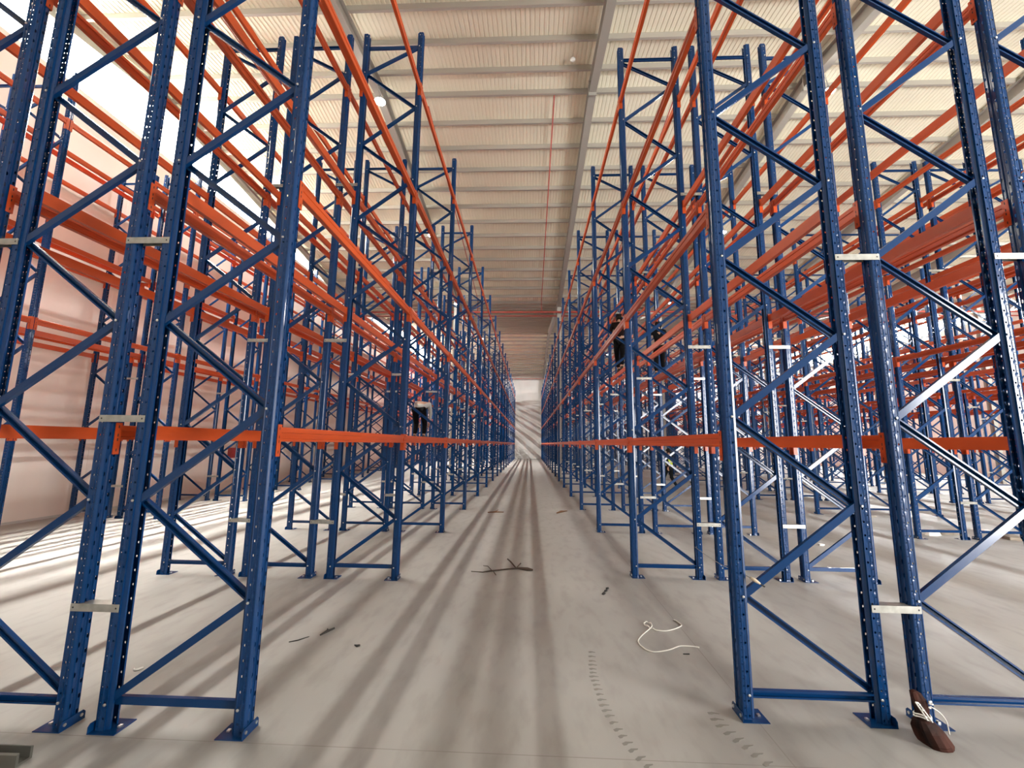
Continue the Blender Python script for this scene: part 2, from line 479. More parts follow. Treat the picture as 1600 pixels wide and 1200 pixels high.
# corrugated roof sheets, one per slope
def sheet(y0, y1):
    mb = MB(); prof = []
    x = XW0 - .2; pitch = .125
    while x < XW1 + .2:
        prof += [(x, 0), (x + .075, 0), (x + .085, .016), (x + .115, .016)]; x += pitch
    n = len(prof); vs = [(p[0], y0, roof(y0) + p[1]) for p in prof] + [(p[0], y1, roof(y1) + p[1]) for p in prof]
    mb.add(vs, [(i, i+1, n+i+1, n+i) for i in range(n-1)])
    mb.box(XW0 - .2, XW1 + .2, 0, 1, 0, .01)
    mb.v[-8:] = [(v[0], y0 if v[1] == 0 else y1, (roof(y0) if v[1] == 0 else roof(y1)) + .06 + v[2]) for v in mb.v[-8:]]
    me = mb.mesh('ceiling', ['sheet']); return structure(link('ceiling', me))
E_ = 1e-6
for a, c in ((YW0, 11.5), (11.5, 26.3), (26.3, 41.1), (41.1, YW1 + .25)): sheet(a, c)

# purlins (C section, one object each)
PURL = []
for ridge in (11.5, 41.1):
    for sgn in (-1, 1):
        for i in range(14):
            y = ridge + sgn*(.42 + 1.06*i)
            if YW0 < y < YW1 - .3: PURL.append(y)
mb = MB()
pr = [(-.035, 0), (.035, 0), (.035, -.006), (-.029, -.006), (-.029, -.154), (.035, -.154), (.035, -.16), (-.035, -.16)]
mb.prism(pr, [lambda p: (XW0, p[0], p[1]), lambda p: (XW1, p[0], p[1])])
PM = mb.mesh('roof_purlin', ['purlin'])
for y in PURL: structure(link('roof_purlin', PM, None, (0, y, roof(y) - .004)))

# portal girders along the hall with columns under the valleys
GX = [-11.955, -4.76, 1.88, 8.30, 14.85, 21.4, 27.9]
def isec(mb, x, y0, y1, z0, z1, depth=.42, wid=.22, t=.016):
    h = wid/2
    for (a, c, dz0, dz1) in ((-h, h, -depth, -depth + t), (-h, h, -t, 0), (-t/2, t/2, -depth + t, -t)):
        mb.add([(x+a, y0, z0+dz0), (x+c, y0, z0+dz0), (x+c, y1, z1+dz0), (x+a, y1, z1+dz0),
                (x+a, y0, z0+dz1), (x+c, y0, z0+dz1), (x+c, y1, z1+dz1), (x+a, y1, z1+dz1)],
               [(0,3,2,1),(4,5,6,7),(0,1,5,4),(1,2,6,5),(2,3,7,6),(3,0,4,7)])
for x in GX:
    mb = MB()
    for a, c in ((YW0, 11.5), (11.5, 26.3), (26.3, 41.1), (41.1, YW1 - .02)):
        isec(mb, x, a, c, roof(a) - .165, roof(c) - .165)
    for yr in (11.5, 41.1):
        mb.box(x - .12, x + .12, yr - .02, yr + .02, roof(yr) - .68, roof(yr) - .165)
    structure(link('roof_girder', mb.mesh('roof_girder', ['girder'])))
    for yc in (25.7 if x == -4.76 else 26.3, YW1 - .2):
        mb = MB(); zt = roof(yc) - .58
        mb.box(x - .12, x + .12, yc - .13, yc - .114, 0, zt); mb.box(x - .12, x + .12, yc + .114, yc + .13, 0, zt)
        mb.box(x - .006, x + .006, yc - .114, yc + .114, 0, zt)
        mb.box(x - .16, x + .16, yc - .16, yc + .16, 0, .02)
        structure(link('steel_column', mb.mesh('steel_column', ['girder'])))

# clerestory glazing along both long walls, following the roof line
wn = 0
for x, sx in ((XW0, 1), (XW1, -1)):
    for ridge in (11.5, 41.1):
        wn += 1
        y0 = max(ridge - 13.6, YW0); y1 = min(ridge + 13.6, YW1 - .1)
        w = structure(empty('window_%d' % wn, (x, ridge, SILL)))
        ys = [y0, ridge, y1]
        mb = MB()
        for a, c in ((y0, ridge), (ridge, y1)):
            za, zc = roof(a) - .05, roof(c) - .05
            g0, g1 = -.24*sx - .006, -.24*sx + .006
            mb.add([(g0, a - ridge, 0), (g0, c - ridge, 0), (g0, c - ridge, zc - SILL), (g0, a - ridge, za - SILL),
                    (g1, a - ridge, 0), (g1, c - ridge, 0), (g1, c - ridge, zc - SILL), (g1, a - ridge, za - SILL)],
                   [(0,3,2,1),(4,5,6,7),(0,1,5,4),(1,2,6,5),(2,3,7,6),(3,0,4,7)])
        structure(link('pane', mb.mesh('pane', ['pane']), w))
        mb = MB()
        mb.box(*sorted((-.20*sx, -.14*sx)), y0 - ridge, y1 - ridge, 0, .06)
        y = y0
        while y < y1:
            zt = roof(y) - SILL - .1
            if zt > .15: mb.box(*sorted((-.195*sx, -.15*sx)), y - ridge - .02, y - ridge + .02, .06, zt)
            y += 2.2
        structure(link('window_frame', mb.mesh('window_frame', ['frame']), w))
        # eave angle above the glass
        mb = MB()
        for a, c in ((y0, ridge), (ridge, y1)):
            za, zc = roof(a) - .30 - SILL, roof(c) - .30 - SILL
            xa, xb = (0.0, .14) if sx > 0 else (-.14, 0.0)
            mb.add([(xa, a-ridge, za), (xb, a-ridge, za), (xb, c-ridge, zc), (xa, c-ridge, zc), (xa, a-ridge, za+.26), (xb, a-ridge, za+.26), (xb, c-ridge, zc+.26), (xa, c-ridge, zc+.26)],
                   [(0,3,2,1),(4,5,6,7),(0,1,5,4),(1,2,6,5),(2,3,7,6),(3,0,4,7)])
        structure(link('window_head', mb.mesh('window_head', ['frame']), w))

# sprinkler pipes
def pipe(pts, r, label, group=None):
    mb = MB(); mb.tube(pts, r, 8); o = link('sprinkler_pipe', mb.mesh('sprinkler_pipe', ['red'], True)); tag(o, label, 'pipe', group); return o
pipe([(XW0 + .1, 26.0, 10.43), (XW1 - .1, 26.0, 10.43)], .055, 'red sprinkler main crossing the hall above the aisle')
pipe([(XW0 + .1, 26.75, 10.40), (XW1 - .1, 26.75, 10.40)], .04, 'thinner red pipe running behind the sprinkler main')
pipe([(XW0 + .1, 56.6, 10.86), (XW1 - .1, 56.6, 10.86)], .05, 'red pipe across the white end wall')
pipe([(.73, 11.9, 13.02), (.73, 25.98, roof(26) - .22), (.73, 25.99, 10.5)], .022, 'thin red branch pipe under the roof over the aisle')
pipe([(-3.4, 12.2, 13.0), (-3.4, 25.98, roof(26) - .22), (-3.4, 25.99, 10.5)], .020, 'thin red branch pipe under the roof above left-side main rack')
pipe([(4.55, 11.8, 13.0), (4.55, 25.98, roof(26) - .22), (4.55, 25.99, 10.5)], .020, 'thin red branch pipe under the roof above right-side main rack')
# round sensor on a purlin
mb = MB()
for k in range(7):
    pass
def lathe(mb, prof, seg=16, mi=0, c=(0, 0, 0)):
    vs = []; n = len(prof)
    for r_, z in prof:
        for k in range(seg):
            w = 2*PI*k/seg; vs.append((c[0] + r_*math.cos(w), c[1] + r_*math.sin(w), c[2] + z))
    fs = [(a*seg+k, a*seg+(k+1) % seg, (a+1)*seg+(k+1) % seg, (a+1)*seg+k) for a in range(n-1) for k in range(seg)]
    fs += [tuple(range(seg))[::-1], tuple((n-1)*seg+k for k in range(seg))]
    mb.add(vs, fs, mi)
lathe(mb, [(.02, -.09), (.06, -.075), (.075, -.04), (.06, -.01), (.03, 0)], 12)
o = link('smoke_detector', mb.mesh('smoke_detector', ['scrap'], True), None, (1.19, 10.62, roof(10.6) - .16)); tag(o, 'small white round detector on a roof purlin over the aisle', 'detector')

# high-bay lamps hung beside the girders
mb = MB(); lathe(mb, [(.16, 0), (.17, .02), (.12, .07), (.05, .12), (.03, .16)], 20); LB = mb.mesh('housing', ['lampbody'], True)
mb = MB(); lathe(mb, [(.05, -.012), (.145, -.010), (.155, 0), (.05, 0.001)], 20); LL = mb.mesh('lens', ['lamp'], True)
mb = MB(); mb.tube([(0, 0, .15), (-.12, 0, .62)], .006, 5); mb.tube([(0, 0, .15), (.0, .08, .62)], .006, 5); LR = mb.mesh('rod', ['lampbody'])
lamp_spots = []
for gx, nm in ((-4.5, 'left-side'), (8.45, 'right-side')):
    for i, y in enumerate([10.9, 17.6, 24.4, 31.1, 37.8, 44.5]):
        r = empty('high_bay_lamp', (gx, y, roof(y) - 1.2))
        link('housing', LB, r); link('lens', LL, r); link('rod', LR, r)
        tag(r, f"{ORD[i]} glowing high-bay lamp from the front under the {nm} girder", 'lamp', 'high-bay lamps')
        L_ = bpy.data.lights.new('bulb', 'POINT'); L_.energy = 40; L_.shadow_soft_size = .14; L_.color = (1, .95, .86)
        lo = bpy.data.objects.new('bulb', L_); COL.objects.link(lo); lo.parent = r; lo.location = (0, 0, -.18)

# red boxes
def wallbox(x, y, z, label):
    mb = MB(); mb.box(0, .16, -.17, .17, -.2, .2); mb.box(.16, .17, -.14, .14, -.17, .17); me = mb.mesh('fire_hose_box', ['rust'])
    o = link('fire_hose_box', me, None, (x, y, z))
    hb = MB(); hb.box(.17, .185, .09, .105, -.04, .04); link('handle', hb.mesh('handle', ['galv']), o); tag(o, label, 'fire box')
wallbox(XW0 + .0, 16.6, 1.5, 'dark red fire hose box mounted on the pink wall')

# ------------------------------------------------------------------ things on the floor
def tube_thing(name, pts, r, m, label, cat, seg=6):
    mb = MB(); mb.tube(pts, r, seg); o = link(name, mb.mesh(name, [m], True)); tag(o, label, cat); return o
st = [(1.68,5.23),(1.70,5.20),(1.72,5.10),(1.69,5.05),(1.60,4.98),(1.50,4.93),(1.43,4.93),(1.38,4.95),(1.345,4.985),(1.315,5.04),(1.30,5.09),(1.325,5.13),
      (1.365,5.135),(1.385,5.10),(1.375,5.04),(1.34,4.98),(1.27,4.89),(1.19,4.78),(1.135,4.68),(1.128,4.61),(1.14,4.55),(1.17,4.48),(1.22,4.45),(1.29,4.46),
      (1.39,4.50),(1.48,4.56),(1.54,4.59),(1.64,4.59),(1.71,4.57)]
def smooth(pts, n=5):
    out = []
    P = [Vector(p) for p in pts]
    for i in range(len(P) - 1):
        p0, p1, p2, p3 = P[max(i-1, 0)], P[i], P[i+1], P[min(i+2, len(P)-1)]
        for k in range(n):
            t = k/n
            out.append(.5*((2*p1) + (-p0 + p2)*t + (2*p0 - 5*p1 + 4*p2 - p3)*t*t + (-p0 + 3*p1 - 3*p2 + p3)*t**3))
    out.append(P[-1]); return out
pts = [Vector((p.x, p.y, .006 + (.008 if 35 < i < 70 and i % 7 < 3 else 0))) for i, p in enumerate(smooth([Vector((a, c)) for a, c in st]))]
tube_thing('packing_string', pts, .0055, 'string', 'white packing string lying in a loop on the aisle floor', 'string')

def branch(name, chains, m, label):
    mb = MB()
    for pts_, r in chains: mb.tube(pts_, r, 6)
    o = link(name, mb.mesh(name, [m], True)); tag(o, label, 'twig'); return o
br = [([(-.90,6.86,.008),(-.72,6.83,.010),(-.60,6.90,.012),(-.50,6.93,.014),(-.27,7.02,.018),(-.16,7.05,.020),(-.02,7.0,.022),(.07,6.99,.016)], [.005,.007,.011,.011,.012,.016,.030,.012]),
      ([(-.20,7.05,.02),(-.30,7.30,.05),(-.36,7.44,.055)], [.010,.012,.010]), ([(-.20,7.05,.02),(-.13,7.22,.05)], [.008,.009]),
      ([(-.56,6.9,.012),(-.50,6.70,.012)], [.006,.007]), ([(-.58,6.92,.012),(-.66,7.08,.03),(-.74,7.14,.02)], [.005,.006,.004])]
branch('broken_twig', br, 'twig', 'long broken dark twig lying across the middle of the aisle')
branch('broken_twig', [([(-1.20,12.5,.012),(-1.0,12.56,.02),(-.74,12.6,.014)], [.014,.02,.012]), ([(-1.0,12.56,.02),(-.92,12.8,.04)], [.012,.010])], 'leafb', 'reddish twig on the aisle floor beyond the long broken twig')
branch('bark_strip', [([(.81,12.6,.015),(.95,12.8,.03),(1.15,13.05,.015)], [.016,.03,.014])], 'leafb', 'curled brown bark strip lying near the right-side main rack')
branch('dirt_clod', [([(-2.16,4.57,.008),(-2.13,4.65,.011),(-2.09,4.74,.008)], [.007,.013,.009]), ([(-2.13,4.66,.01),(-2.15,4.71,.012)], [.008,.006])], 'dirt', 'dark crumpled dirt clod beside the left-side main rack')
branch('bark_strip', [([(-2.40,4.41,.004),(-2.33,4.45,.005),(-2.26,4.54,.004)], [.004,.006,.003])], 'dirt', 'thin dark bark sliver on floor near first left-side bay')
branch('dirt_clod', [([(-1.72,4.39,.006),(-1.685,4.365,.010),(-1.665,4.385,.008)], [.005,.011,.008])], 'dirt', 'tiny black hooked dirt clod on the bare aisle floor')
branch('dirt_clod', [([(1.00,6.0,.008),(1.03,6.04,.012)], [.016,.018]), ([(1.05,6.12,.01),(1.08,6.15,.01)], [.014,.014]), ([(1.09,6.22,.01),(1.12,6.25,.01)], [.015,.012])], 'dirt', 'black crumbled dirt clod between the twig and white string')
branch('dirt_clod', [([(1.50,4.43,.004),(1.56,4.43,.005)], [.004,.006])], 'dirt', 'small dark splinter of dirt just below the white string')
tube_thing('paper_curl', smooth([Vector((-3.45,3.83,.006)), Vector((-3.43,3.815,.008)), Vector((-3.405,3.825,.009)), Vector((-3.395,3.86,.006))]), .008, 'scrap', 'small white paper curl under the left-side main rack', 'scrap')
def scrap(name, x, y, w, d, h, m, label, rz=0.3):
    mb = MB(); n = 7; vs = []
    for zz, s in ((0, 1), (h*.7, .92), (h, .55)):
        for k in range(n):
            a = 2*PI*k/n; rr = s*(.8 + .4*random.random()); vs.append((w/2*rr*math.cos(a), d/2*rr*math.sin(a), zz))
    fs = [(i*n+k, i*n+(k+1) % n, (i+1)*n+(k+1) % n, (i+1)*n+k) for i in range(2) for k in range(n)] + [tuple(range(n))[::-1], tuple(2*n+k for k in range(n))]
    mb.add(vs, fs); o = link(name, mb.mesh(name, [m]), None, (x, y, 0), rot=(0, 0, rz)); tag(o, label, 'scrap'); return o
scrap('paper_scrap', 6.03, 9.24, .14, .12, .03, 'scrap', 'white paper scrap on the floor of the second aisle')
scrap('cardboard_scrap', 10.0, 10.75, .9, .35, .10, 'card', 'grey crushed cardboard heap inside the second right-side rack')
scrap('plastic_wrap', 9.45, 10.55, .42, .2, .09, 'scrap', 'white plastic wrap crumpled beside the grey cardboard heap')
scrap('cardboard_scrap', 11.0, 10.4, .7, .35, .09, 'card', 'dull brown cardboard piece beyond the white plastic wrap', 1)
scrap('plastic_wrap', 11.0, 10.9, .3, .15, .08, 'scrap', 'small white plastic shred by the dull brown cardboard')
scrap('cardboard_scrap', 10.0, 13.1, .45, .2, .04, 'card', 'flat beige cardboard scrap far under the second right-side rack')
scrap('paper_scrap', 11.2, 13.2, .4, .16, .06, 'scrap', 'white paper scrap beside the flat beige cardboard')
# cut-off metal channel at the photo's lower corner
mb = MB(); pr = [(-.045, 0), (.045, 0), (.045, .07), (.03, .075), (.03, .012), (-.03, .012), (-.03, .075), (-.045, .07)]
mb.prism(pr, [lambda p: (-4.1, 2.75 + p[0], p[1]), lambda p: (-3.13, 2.77 + p[0], p[1])])
o = link('steel_offcut', mb.mesh('steel_offcut', ['offcut'])); tag(o, 'dull grey steel channel offcut on the floor before the left-side main rack', 'offcut')

# tread prints in the dust
def track(pts, w, d, label):
    mb = MB(); P = smooth([Vector(p) for p in pts], 12); acc = 0; last = P[0]
    for i in range(1, len(P)):
        acc += (P[i] - last).length; last = P[i]
        if acc > d:
            acc = 0; t = (P[i] - P[i-1]).normalized(); n = Vector((t.y, -t.x))
            L_ = w*(.85 + .3*random.random()); q = P[i]
            if n.x < 0: n = -n
            a = q - t*d*.12; c_ = q + t*d*.22
            z = .0016
            vs = [(q - n*L_*.5 - t*d*.05), (q - n*L_*.1 - t*d*.22), (q + n*L_*.5 + t*d*.02), (q + n*L_*.42 + t*d*.12), (q + n*L_*.05 + t*d*.10), (q - n*L_*.2 + t*d*.30), (q - n*L_*.46 + t*d*.28)]
            k = len(vs)
            mb.add([(p.x, p.y, 0.0002) for p in vs] + [(p.x, p.y, z) for p in vs], [tuple(range(k))[::-1], tuple(k + j for j in range(k))] + [(j, (j+1) % k, k + (j+1) % k, k + j) for j in range(k)])
    o = link('tyre_tread_dust', mb.mesh('tyre_tread_dust', ['dust'])); tag(o, label, 'tyre track', kind='stuff')
track([(.63,4.5),(.595,4.2),(.575,4.0),(.58,3.81),(.59,3.6),(.62,3.41),(.66,3.24),(.70,3.11),(.77,2.96)], .075, .062, 'curved dusty tyre tread prints along the aisle floor near white string')
track([(1.41,3.6),(1.40,3.45),(1.425,3.32),(1.475,3.2),(1.54,3.03),(1.62,2.9)], .095, .066, 'dusty tyre tread prints ending beside the first right-side post')

# wooden offcut tied with string, leaning on a post foot
def wood_block():
    mb = MB()
    secs = [(.0, .100, .080, .02, 0), (.03, .110, .085, .012, .004), (.11, .098, .08, -.02, .01), (.165, .066, .058, -.04, .02), (.18, .042, .042, -.05, .022), (.235, .040, .038, -.05, .024),
            (.265, .048, .040, -.055, .022), (.335, .046, .036, -.072, .02), (.385, .032, .028, -.09, .02), (.395, .012, .015, -.088, .02)]
    n = 14; vs = []; fine = []
    for a_, b_ in zip(secs, secs[1:]):
        for q in range(3): fine.append([u*(1 - q/3) + v*q/3 for u, v in zip(a_, b_)])
    secs = fine + [secs[-1]]
    for z, rx, ry, ox, oy in secs:
        for k in range(n):
            a = 2*PI*(k + .5)/n; w = .93 + .10*math.sin(3*a + 9*z) + .05*random.random()
            sq = 1/max(abs(math.cos(a)), abs(math.sin(a)))**.85
            vs.append((ox + rx*w*sq*math.cos(a)*.9, oy + ry*w*sq*math.sin(a)*.9, z))
    fs = [(i*n+k, i*n+(k+1) % n, (i+1)*n+(k+1) % n, (i+1)*n+k) for i in range(len(secs)-1) for k in range(n)] + [tuple(range(n))[::-1], tuple((len(secs)-1)*n+k for k in range(n))]
    mb.add(vs, fs); return mb.mesh('wooden_offcut', ['wood'])
wb = link('wooden_offcut', wood_block(), None, (2.775, 3.275, 0)); wb.scale = (.92, .92, .84)
tag(wb, 'reddish brown wooden offcut with string round its neck, leaning by a post foot', 'wood offcut')
mb = MB()
ring = [Vector((-.05 + .048*math.cos(a), .022 + .048*math.sin(a), .20 + .012*math.sin(2*a))) for a in [i*2*PI/14 for i in range(15)]]
mb.tube(ring, .006, 5); mb.tube([r_ + Vector((0, 0, .018)) for r_ in ring], .006, 5)
mb.tube(smooth([Vector((-.06,-.03,.20)), Vector((-.10,-.04,.27)), Vector((-.13,-.03,.33)), Vector((-.09,-.02,.30)), Vector((-.03,-.035,.19))]), .005, 5)
mb.tube(smooth([Vector((-.02,-.02,.30)), Vector((.05,-.01,.25)), Vector((.10,.0,.18)), Vector((.11,.0,.08))]), .004, 5)
link('string_loop', mb.mesh('string_loop', ['string'], True), wb)
mb = MB()
for i in range(9):
    a = random.random()*6; z = .26 + random.random()*.07
    mb.box(-.06 + .045*math.cos(a) - .006, -.06 + .045*math.cos(a) + .006, .0 + .03*math.sin(a) - .03, .03*math.sin(a) - .02, z, z + .010)
link('chips', mb.mesh('chips', ['scrap']), wb)

# wire with a tag tied to the first right-side post
wr = smooth([Vector((1.695, 3.452, 1.005)), Vector((1.72, 3.62, .985)), Vector((2.0, 4.7, .78)), Vector((2.50, 6.62, .49)), Vector((2.56, 6.76, .47))])
o = tube_thing('tie_wire', wr, .003, 'galv', 'thin grey wire strung from first right-side post toward the post behind', 'wire', 5)
mb = MB(); mb.tube([(1.700, 3.448, 1.004), (1.735, 3.440, .985), (1.765, 3.436, .965)], [.012, .015, .008], 6)
link('tag', mb.mesh('tag', ['tag'], True), o)
mb = MB(); mb.tube([(1.765, 3.436, .965), (1.795, 3.432, .945)], .006, 5); link('tail', mb.mesh('tail', ['dirt']), o)

# ------------------------------------------------------------------ people
def skin_mesh(verts, edges, radii, m, name, sub=1, root=0):
    me = bpy.data.meshes.new(name + '_cage'); me.from_pydata([tuple(v) for v in verts], edges, [])
    o = bpy.data.objects.new(name + '_cage', me); COL.objects.link(o)
    md = o.modifiers.new('s', 'SKIN'); md.use_smooth_shade = True
    sv = me.skin_vertices[0].data
    for i, r_ in enumerate(radii):
        sv[i].radius = (r_, r_) if not isinstance(r_, tuple) else r_; sv[i].use_root = (i == root)
    sd = o.modifiers.new('d', 'SUBSURF'); sd.levels = sub; sd.render_levels = sub
    dg = bpy.context.evaluated_depsgraph_get(); ev = o.evaluated_get(dg)
    out = bpy.data.meshes.new_from_object(ev); out.name = name
    out.materials.clear(); out.materials.append(M[m])
    bpy.data.objects.remove(o); bpy.data.meshes.remove(me)
    return out
class Sk:
    def __init__(self): self.v = []; self.e = []; self.r = []
    def add(self, p, r, parent=None):
        self.v.append(Vector(p)); self.r.append(r)
        if parent is not None: self.e.append((parent, len(self.v) - 1))
        return len(self.v) - 1
def lerp(a, c, t): return Vector(a)*(1 - t) + Vector(c)*t
def person(J, loc, rz, label, cloth, hs=1.0):
    """J: joints pelvis chest neck head face(dir) shL elL wrL hdL .. hipL knL anL toL .."""
    J = {k: Vector(v) for k, v in J.items()}
    s = Sk()
    pel = s.add(J['pelvis'], (.13, .10)); mid = s.add(lerp(J['pelvis'], J['chest'], .5), (.125, .09), pel)
    ch = s.add(J['chest'], (.15, .10), mid); nb = s.add(lerp(J['chest'], J['neck'], .75), .075, ch); nk = s.add(J['neck'], .052, nb)
    hd = J['head']; fd = J['face'].normalized(); upv = (hd - J['neck']).normalized()
    j = s.add(hd - upv*.055 + fd*.02, (.062, .068), nk); sk_ = s.add(hd + upv*.015, (.078, .086), j); s.add(hd + upv*.085, (.055, .06), sk_)
    for sd in 'LR':
        sh = s.add(J['sh'+sd], .062, ch); el = s.add(J['el'+sd], .042, sh); wr_ = s.add(J['wr'+sd], .030, el)
        d = (J['wr'+sd] - J['el'+sd]).normalized(); side = d.cross(fd)
        side = side.normalized() if side.length > .1 else Vector((1, 0, 0))
        pm = s.add(J['wr'+sd] + d*.06, (.036, .020), wr_)
        nrm = d.cross(side)
        for q, (off, ln) in enumerate(((-.030, .070), (-.010, .082), (.010, .078), (.029, .060))):
            k1_ = s.add(J['wr'+sd] + d*(.085) + side*off, .0095, pm)
            k2_ = s.add(J['wr'+sd] + d*(.085 + ln*.5) + side*off + nrm*.010, .0088, k1_)
            s.add(J['wr'+sd] + d*(.085 + ln*.85) + side*off + nrm*.030, .0078, k2_)
        t1 = s.add(J['wr'+sd] + d*.045 - side*.048, .0105, pm); s.add(J['wr'+sd] + d*.085 - side*.062 + nrm*.012, .009, t1)
        hp = s.add(J['hip'+sd], .095, pel); kn = s.add(J['kn'+sd], .060, hp); s.add(lerp(J['kn'+sd], J['an'+sd], .35), .058, kn)
        an = s.add(J['an'+sd], .040, len(s.v) - 1); s.add(J['to'+sd], (.042, .03), an)
    body = link('person', skin_mesh(s.v, s.e, s.r, 'skin', 'person'), None, loc, (hs, hs, hs), (0, 0, rz))
    tag(body, label, 'person')
    # face: nose, ears, eyes and mouth
    mb = MB(); sidev = upv.cross(fd).normalized(); c = hd
    mb.tube([c + fd*.083 + upv*.015, c + fd*.108 - upv*.018, c + fd*.088 - upv*.026], [.008, .013, .010], 6)
    for q in (-1, 1):
        mb.tube([c + sidev*q*.080 + upv*.02, c + sidev*q*.090, c + sidev*q*.078 - upv*.025], [.010, .016, .009], 6)
    link('face_features', mb.mesh('face_features', ['skin'], True), body)
    mb = MB()
    for q in (-1, 1): mb.tube([c + fd*.082 + sidev*q*.038 + upv*.016, c + fd*.086 + sidev*q*.024 + upv*.016], .007, 6)
    mb.tube([c + fd*.078 - sidev*.024 - upv*.050, c + fd*.083 - upv*.052, c + fd*.078 + sidev*.024 - upv*.050], .0055, 6)
    link('eyes_and_mouth', mb.mesh('eyes_and_mouth', ['hair'], True), body)
    h = Sk(); a = h.add(hd + upv*.03 - fd*.03, (.083, .082)); h.add(hd + upv*.088 - fd*.008, (.066, .068), a); h.add(hd - upv*.035 - fd*.055, (.060, .055), a)
    link('hair', skin_mesh(h.v, h.e, h.r, 'hair', 'hair'), body)
    # clothing
    t = Sk(); p0 = t.add(lerp(J['pelvis'], J['chest'], .05), (.150, .118)); p1 = t.add(lerp(J['pelvis'], J['chest'], .5), (.143, .108), p0)
    p2 = t.add(J['chest'], (.168, .118), p1); t.add(lerp(J['chest'], J['neck'], .72), .085, p2)
    for sd in 'LR':
        q0 = t.add(J['sh'+sd], .078, p2); q1 = t.add(J['el'+sd], .056, q0)
        if cloth.get('long', True): t.add(lerp(J['el'+sd], J['wr'+sd], .92), .042, q1)
    link('shirt', skin_mesh(t.v, t.e, t.r, cloth['shirt'], 'shirt'), body)
    t = Sk(); p0 = t.add(J['pelvis'] + Vector((0, 0, .02)), (.148, .118))
    for sd in 'LR':
        q0 = t.add(J['hip'+sd], .112, p0); q1 = t.add(J['kn'+sd], .078, q0); t.add(lerp(J['kn'+sd], J['an'+sd], .93), .064, q1)
    link('trousers', skin_mesh(t.v, t.e, t.r, cloth['trousers'], 'trousers'), body)
    for sd in 'LR':
        t = Sk(); fdir = (J['to'+sd] - J['an'+sd]); fdir.z = 0; fdir.normalize()
        base = Vector((J['an'+sd].x, J['an'+sd].y, J['to'+sd].z))
        q0 = t.add(base - fdir*.05, (.042, .038)); q1 = t.add(base + fdir*.06, (.044, .036), q0); t.add(base + fdir*.155, (.040, .026), q1)
        q3 = t.add(J['an'+sd] + Vector((0, 0, .01)), .050, q0)
        link('shoe', skin_mesh(t.v, t.e, t.r, 'shoe', 'shoe'), body)
    if 'vest' in cloth:
        t = Sk(); p0 = t.add(lerp(J['pelvis'], J['chest'], .02), (.172, .138)); p1 = t.add(lerp(J['pelvis'], J['chest'], .5), (.165, .130), p0)
        p2 = t.add(J['chest'], (.182, .136), p1); t.add(lerp(J['chest'], J['neck'], .55), .105, p2)
        for sd in 'LR': t.add(lerp(J['chest'], J['sh'+sd], .85), .090, p2)
        v = link('hi_vis_vest', skin_mesh(t.v, t.e, t.r, 'vest', 'hi_vis_vest'), body)
        v['label'] = 'fluorescent yellow vest'
        for f_ in (.25, .60):
            mb = MB(); cpt = lerp(J['pelvis'], J['chest'], f_); ax = (J['chest'] - J['pelvis']).normalized()
            rx, ry = .178, .146; vs = []
            for dz in (-.025, .025):
                for k in range(20):
                    w = 2*PI*k/20; vs.append(cpt + Vector((rx*math.cos(w), ry*math.sin(w), 0)) + ax*dz)
            mb.add(vs, [(k, (k+1) % 20, 20 + (k+1) % 20, 20 + k) for k in range(20)])
            link('reflective_band', mb.mesh('reflective_band', ['reflect']), v)
    return body

def stand(**kw):
    J = dict(pelvis=(0,0,.93), chest=(0,.01,1.32), neck=(0,.01,1.50), head=(0,.03,1.62), face=(0,1,0),
             shL=(-.19,0,1.43), elL=(-.24,-.03,1.14), wrL=(-.23,.08,.90), shR=(.19,0,1.43), elR=(.24,-.03,1.14), wrR=(.23,.08,.90),
             hipL=(-.09,0,.90), knL=(-.10,.03,.49), anL=(-.11,-.01,.09), toL=(-.12,.13,.036),
             hipR=(.09,0,.90), knR=(.10,.03,.49), anR=(.11,-.01,.09), toR=(.12,.13,.036))
    J.update(kw); return J
# worker in a hi-vis vest walking in the second aisle
person(stand(knL=(-.09,.22,.52), anL=(-.09,.34,.12), toL=(-.09,.47,.045), knR=(.09,-.02,.49), anR=(.10,-.30,.12), toR=(.11,-.20,.036),
             elL=(-.24,-.14,1.17), wrL=(-.2,-.12,.93), elR=(.24,.10,1.15), wrR=(.2,.28,.99)),
       (6.60, 20.3, 0), .5, 'person in fluorescent yellow vest and dark trousers walking on the floor behind racks', dict(shirt='navy', trousers='navy', vest=1), 1.06)
# person bending over on the lowest beams of the left-side main rack
zb = LEV[0] + BH/2
person(stand(pelvis=(0,-.16,.80), chest=(0,.14,1.0), neck=(0,.31,1.0), head=(0,.43,.97), face=(0,.5,-1),
             shL=(-.19,.23,1.0), elL=(-.22,.32,.72), wrL=(-.17,.40,.47), shR=(.19,.23,1.0), elR=(.22,.32,.72), wrR=(.17,.40,.47),
             hipL=(-.10,-.15,.78), knL=(-.125,.05,.43), anL=(-.13,-.04,.09), toL=(-.13,.10,.036), hipR=(.10,-.15,.78), knR=(.125,.05,.43), anR=(.13,-.04,.09), toR=(.13,.10,.036)),
       (-3.106, 11.75, zb), 0, 'person in grey shirt and black trousers bending over on beams of left-side main rack', dict(shirt='shirtgrey', trousers='black'), 1.0)
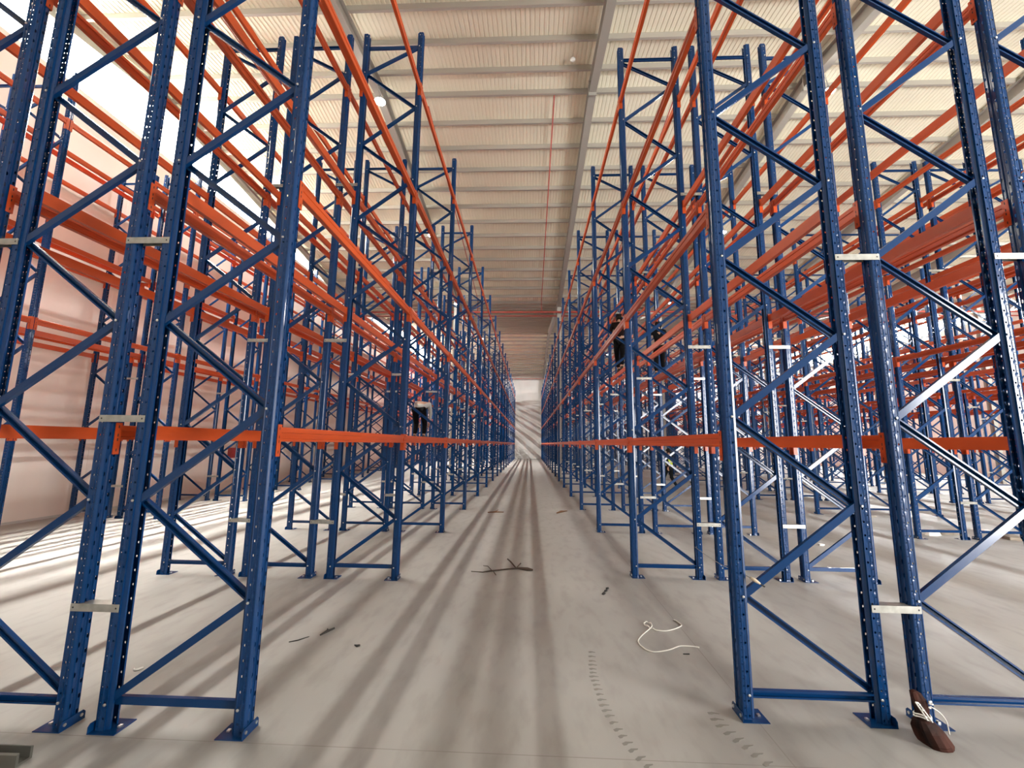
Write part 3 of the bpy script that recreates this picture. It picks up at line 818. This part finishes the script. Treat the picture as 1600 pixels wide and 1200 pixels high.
# two people standing on the second beam level of the right-side main rack
zb = LEV[1] + BH/2
person(stand(anL=(0,.20,.09), toL=(0,.34,.036), knL=(-.05,.17,.49), anR=(0,-.22,.09), toR=(0,-.08,.036), knR=(.05,-.10,.50),
             elR=(.36,.12,1.38), wrR=(.30,.22,1.60), elL=(-.26,.10,1.16), wrL=(-.16,.30,1.12)),
       (2.6355, 12.1, zb), 0, 'person in dark maroon shirt, arm raised, standing on beam of right-side main rack', dict(shirt='maroon', trousers='black', long=False), .98)
person(stand(hipL=(-.1,0,.9), anL=(-.125,-.01,.09), toL=(-.125,.13,.036), anR=(.115,-.01,.09), toR=(.115,.13,.036),
             elL=(-.3,.15,1.3), wrL=(-.25,.33,1.45), elR=(.3,.15,1.25), wrR=(.22,.33,1.3)),
       (4.036, 12.9, zb), 0, 'person dressed in black standing between posts deep in right-side main rack', dict(shirt='black', trousers='black'), .98)

# ------------------------------------------------------------------ light
wd = bpy.data.worlds.new('World'); S.world = wd; wd.use_nodes = True
wd.node_tree.nodes['Background'].inputs['Color'].default_value = (1.0, .985, .96, 1)
wd.node_tree.nodes['Background'].inputs['Strength'].default_value = 1.6
def strip(x, y, z, ln, h, tilt, power, col, name, spread=180):
    L_ = bpy.data.lights.new(name, 'AREA'); L_.shape = 'RECTANGLE'; L_.size = ln; L_.size_y = h; L_.energy = power; L_.color = col; L_.spread = math.radians(spread)
    o = bpy.data.objects.new(name, L_); COL.objects.link(o); o.location = (x, y, z)
    sx = 1 if x < 0 else -1
    n = Vector((sx*math.cos(tilt), 0, -math.sin(tilt)))        # emits along n
    zax = -n; xax = Vector((0, 1, 0)); yax = zax.cross(xax)
    o.rotation_euler = Matrix((xax, yax, zax)).transposed().to_euler()
L_ = bpy.data.lights.new('door_daylight', 'AREA'); L_.shape = 'RECTANGLE'; L_.size = DX1 - DX0 - .1; L_.size_y = DZ - .1; L_.energy = 2600; L_.color = (1, .98, .95)
o = bpy.data.objects.new('door_daylight', L_); COL.objects.link(o); o.location = ((DX0 + DX1)/2, YW0 - .12, DZ/2); o.rotation_euler = (PI/2, 0, 0)
for yc, kl, kr in ((11.5, 1250, 7200), (41.1, 6500, 14000)):
    strip(XW0 - .14, yc, 12.1, 21, .18, math.radians(78 if yc < 20 else 60), kl, (1, .98, .93), 'window_daylight', 46 if yc < 20 else 130)
    if yc < 20: strip(XW0 - .14, yc, 12.1, 21, .2, math.radians(52), 1900, (1, .97, .88), 'window_daylight', 150)
    strip(XW1 + .13, yc, 12.1, 21, .6, math.radians(18), kr, (.95, .98, 1), 'window_daylight')

# ------------------------------------------------------------------ camera
f, pitch, yaw, roll = 650.8696, .1423, .0429, .012
fw = Vector((-math.sin(yaw)*math.cos(pitch), math.cos(yaw)*math.cos(pitch), math.sin(pitch)))
r0 = Vector((math.cos(yaw), math.sin(yaw), 0)); u0 = r0.cross(fw)
rr = r0*math.cos(roll) + u0*math.sin(roll); uu = -r0*math.sin(roll) + u0*math.cos(roll)
cam = bpy.data.cameras.new('camera'); cam.sensor_width = 36; cam.lens = 36*f/1600; cam.clip_start = .05; cam.clip_end = 300
co = bpy.data.objects.new('camera', cam); COL.objects.link(co)
co.matrix_world = Matrix.Translation((0, 0, 2.0)) @ Matrix((rr, uu, -fw)).transposed().to_4x4()
S.camera = co

S.view_settings.view_transform = 'Standard'; S.view_settings.look = 'None'
S.view_settings.gamma = 1; S.view_settings.use_curve_mapping = False; S.view_settings.exposure = 0.55
S.cycles.use_denoising = True
S.cycles.max_bounces = 7; S.cycles.diffuse_bounces = 6; S.cycles.glossy_bounces = 3
S.cycles.caustics_reflective = False; S.cycles.caustics_refractive = False
S.cycles.sample_clamp_indirect = 6
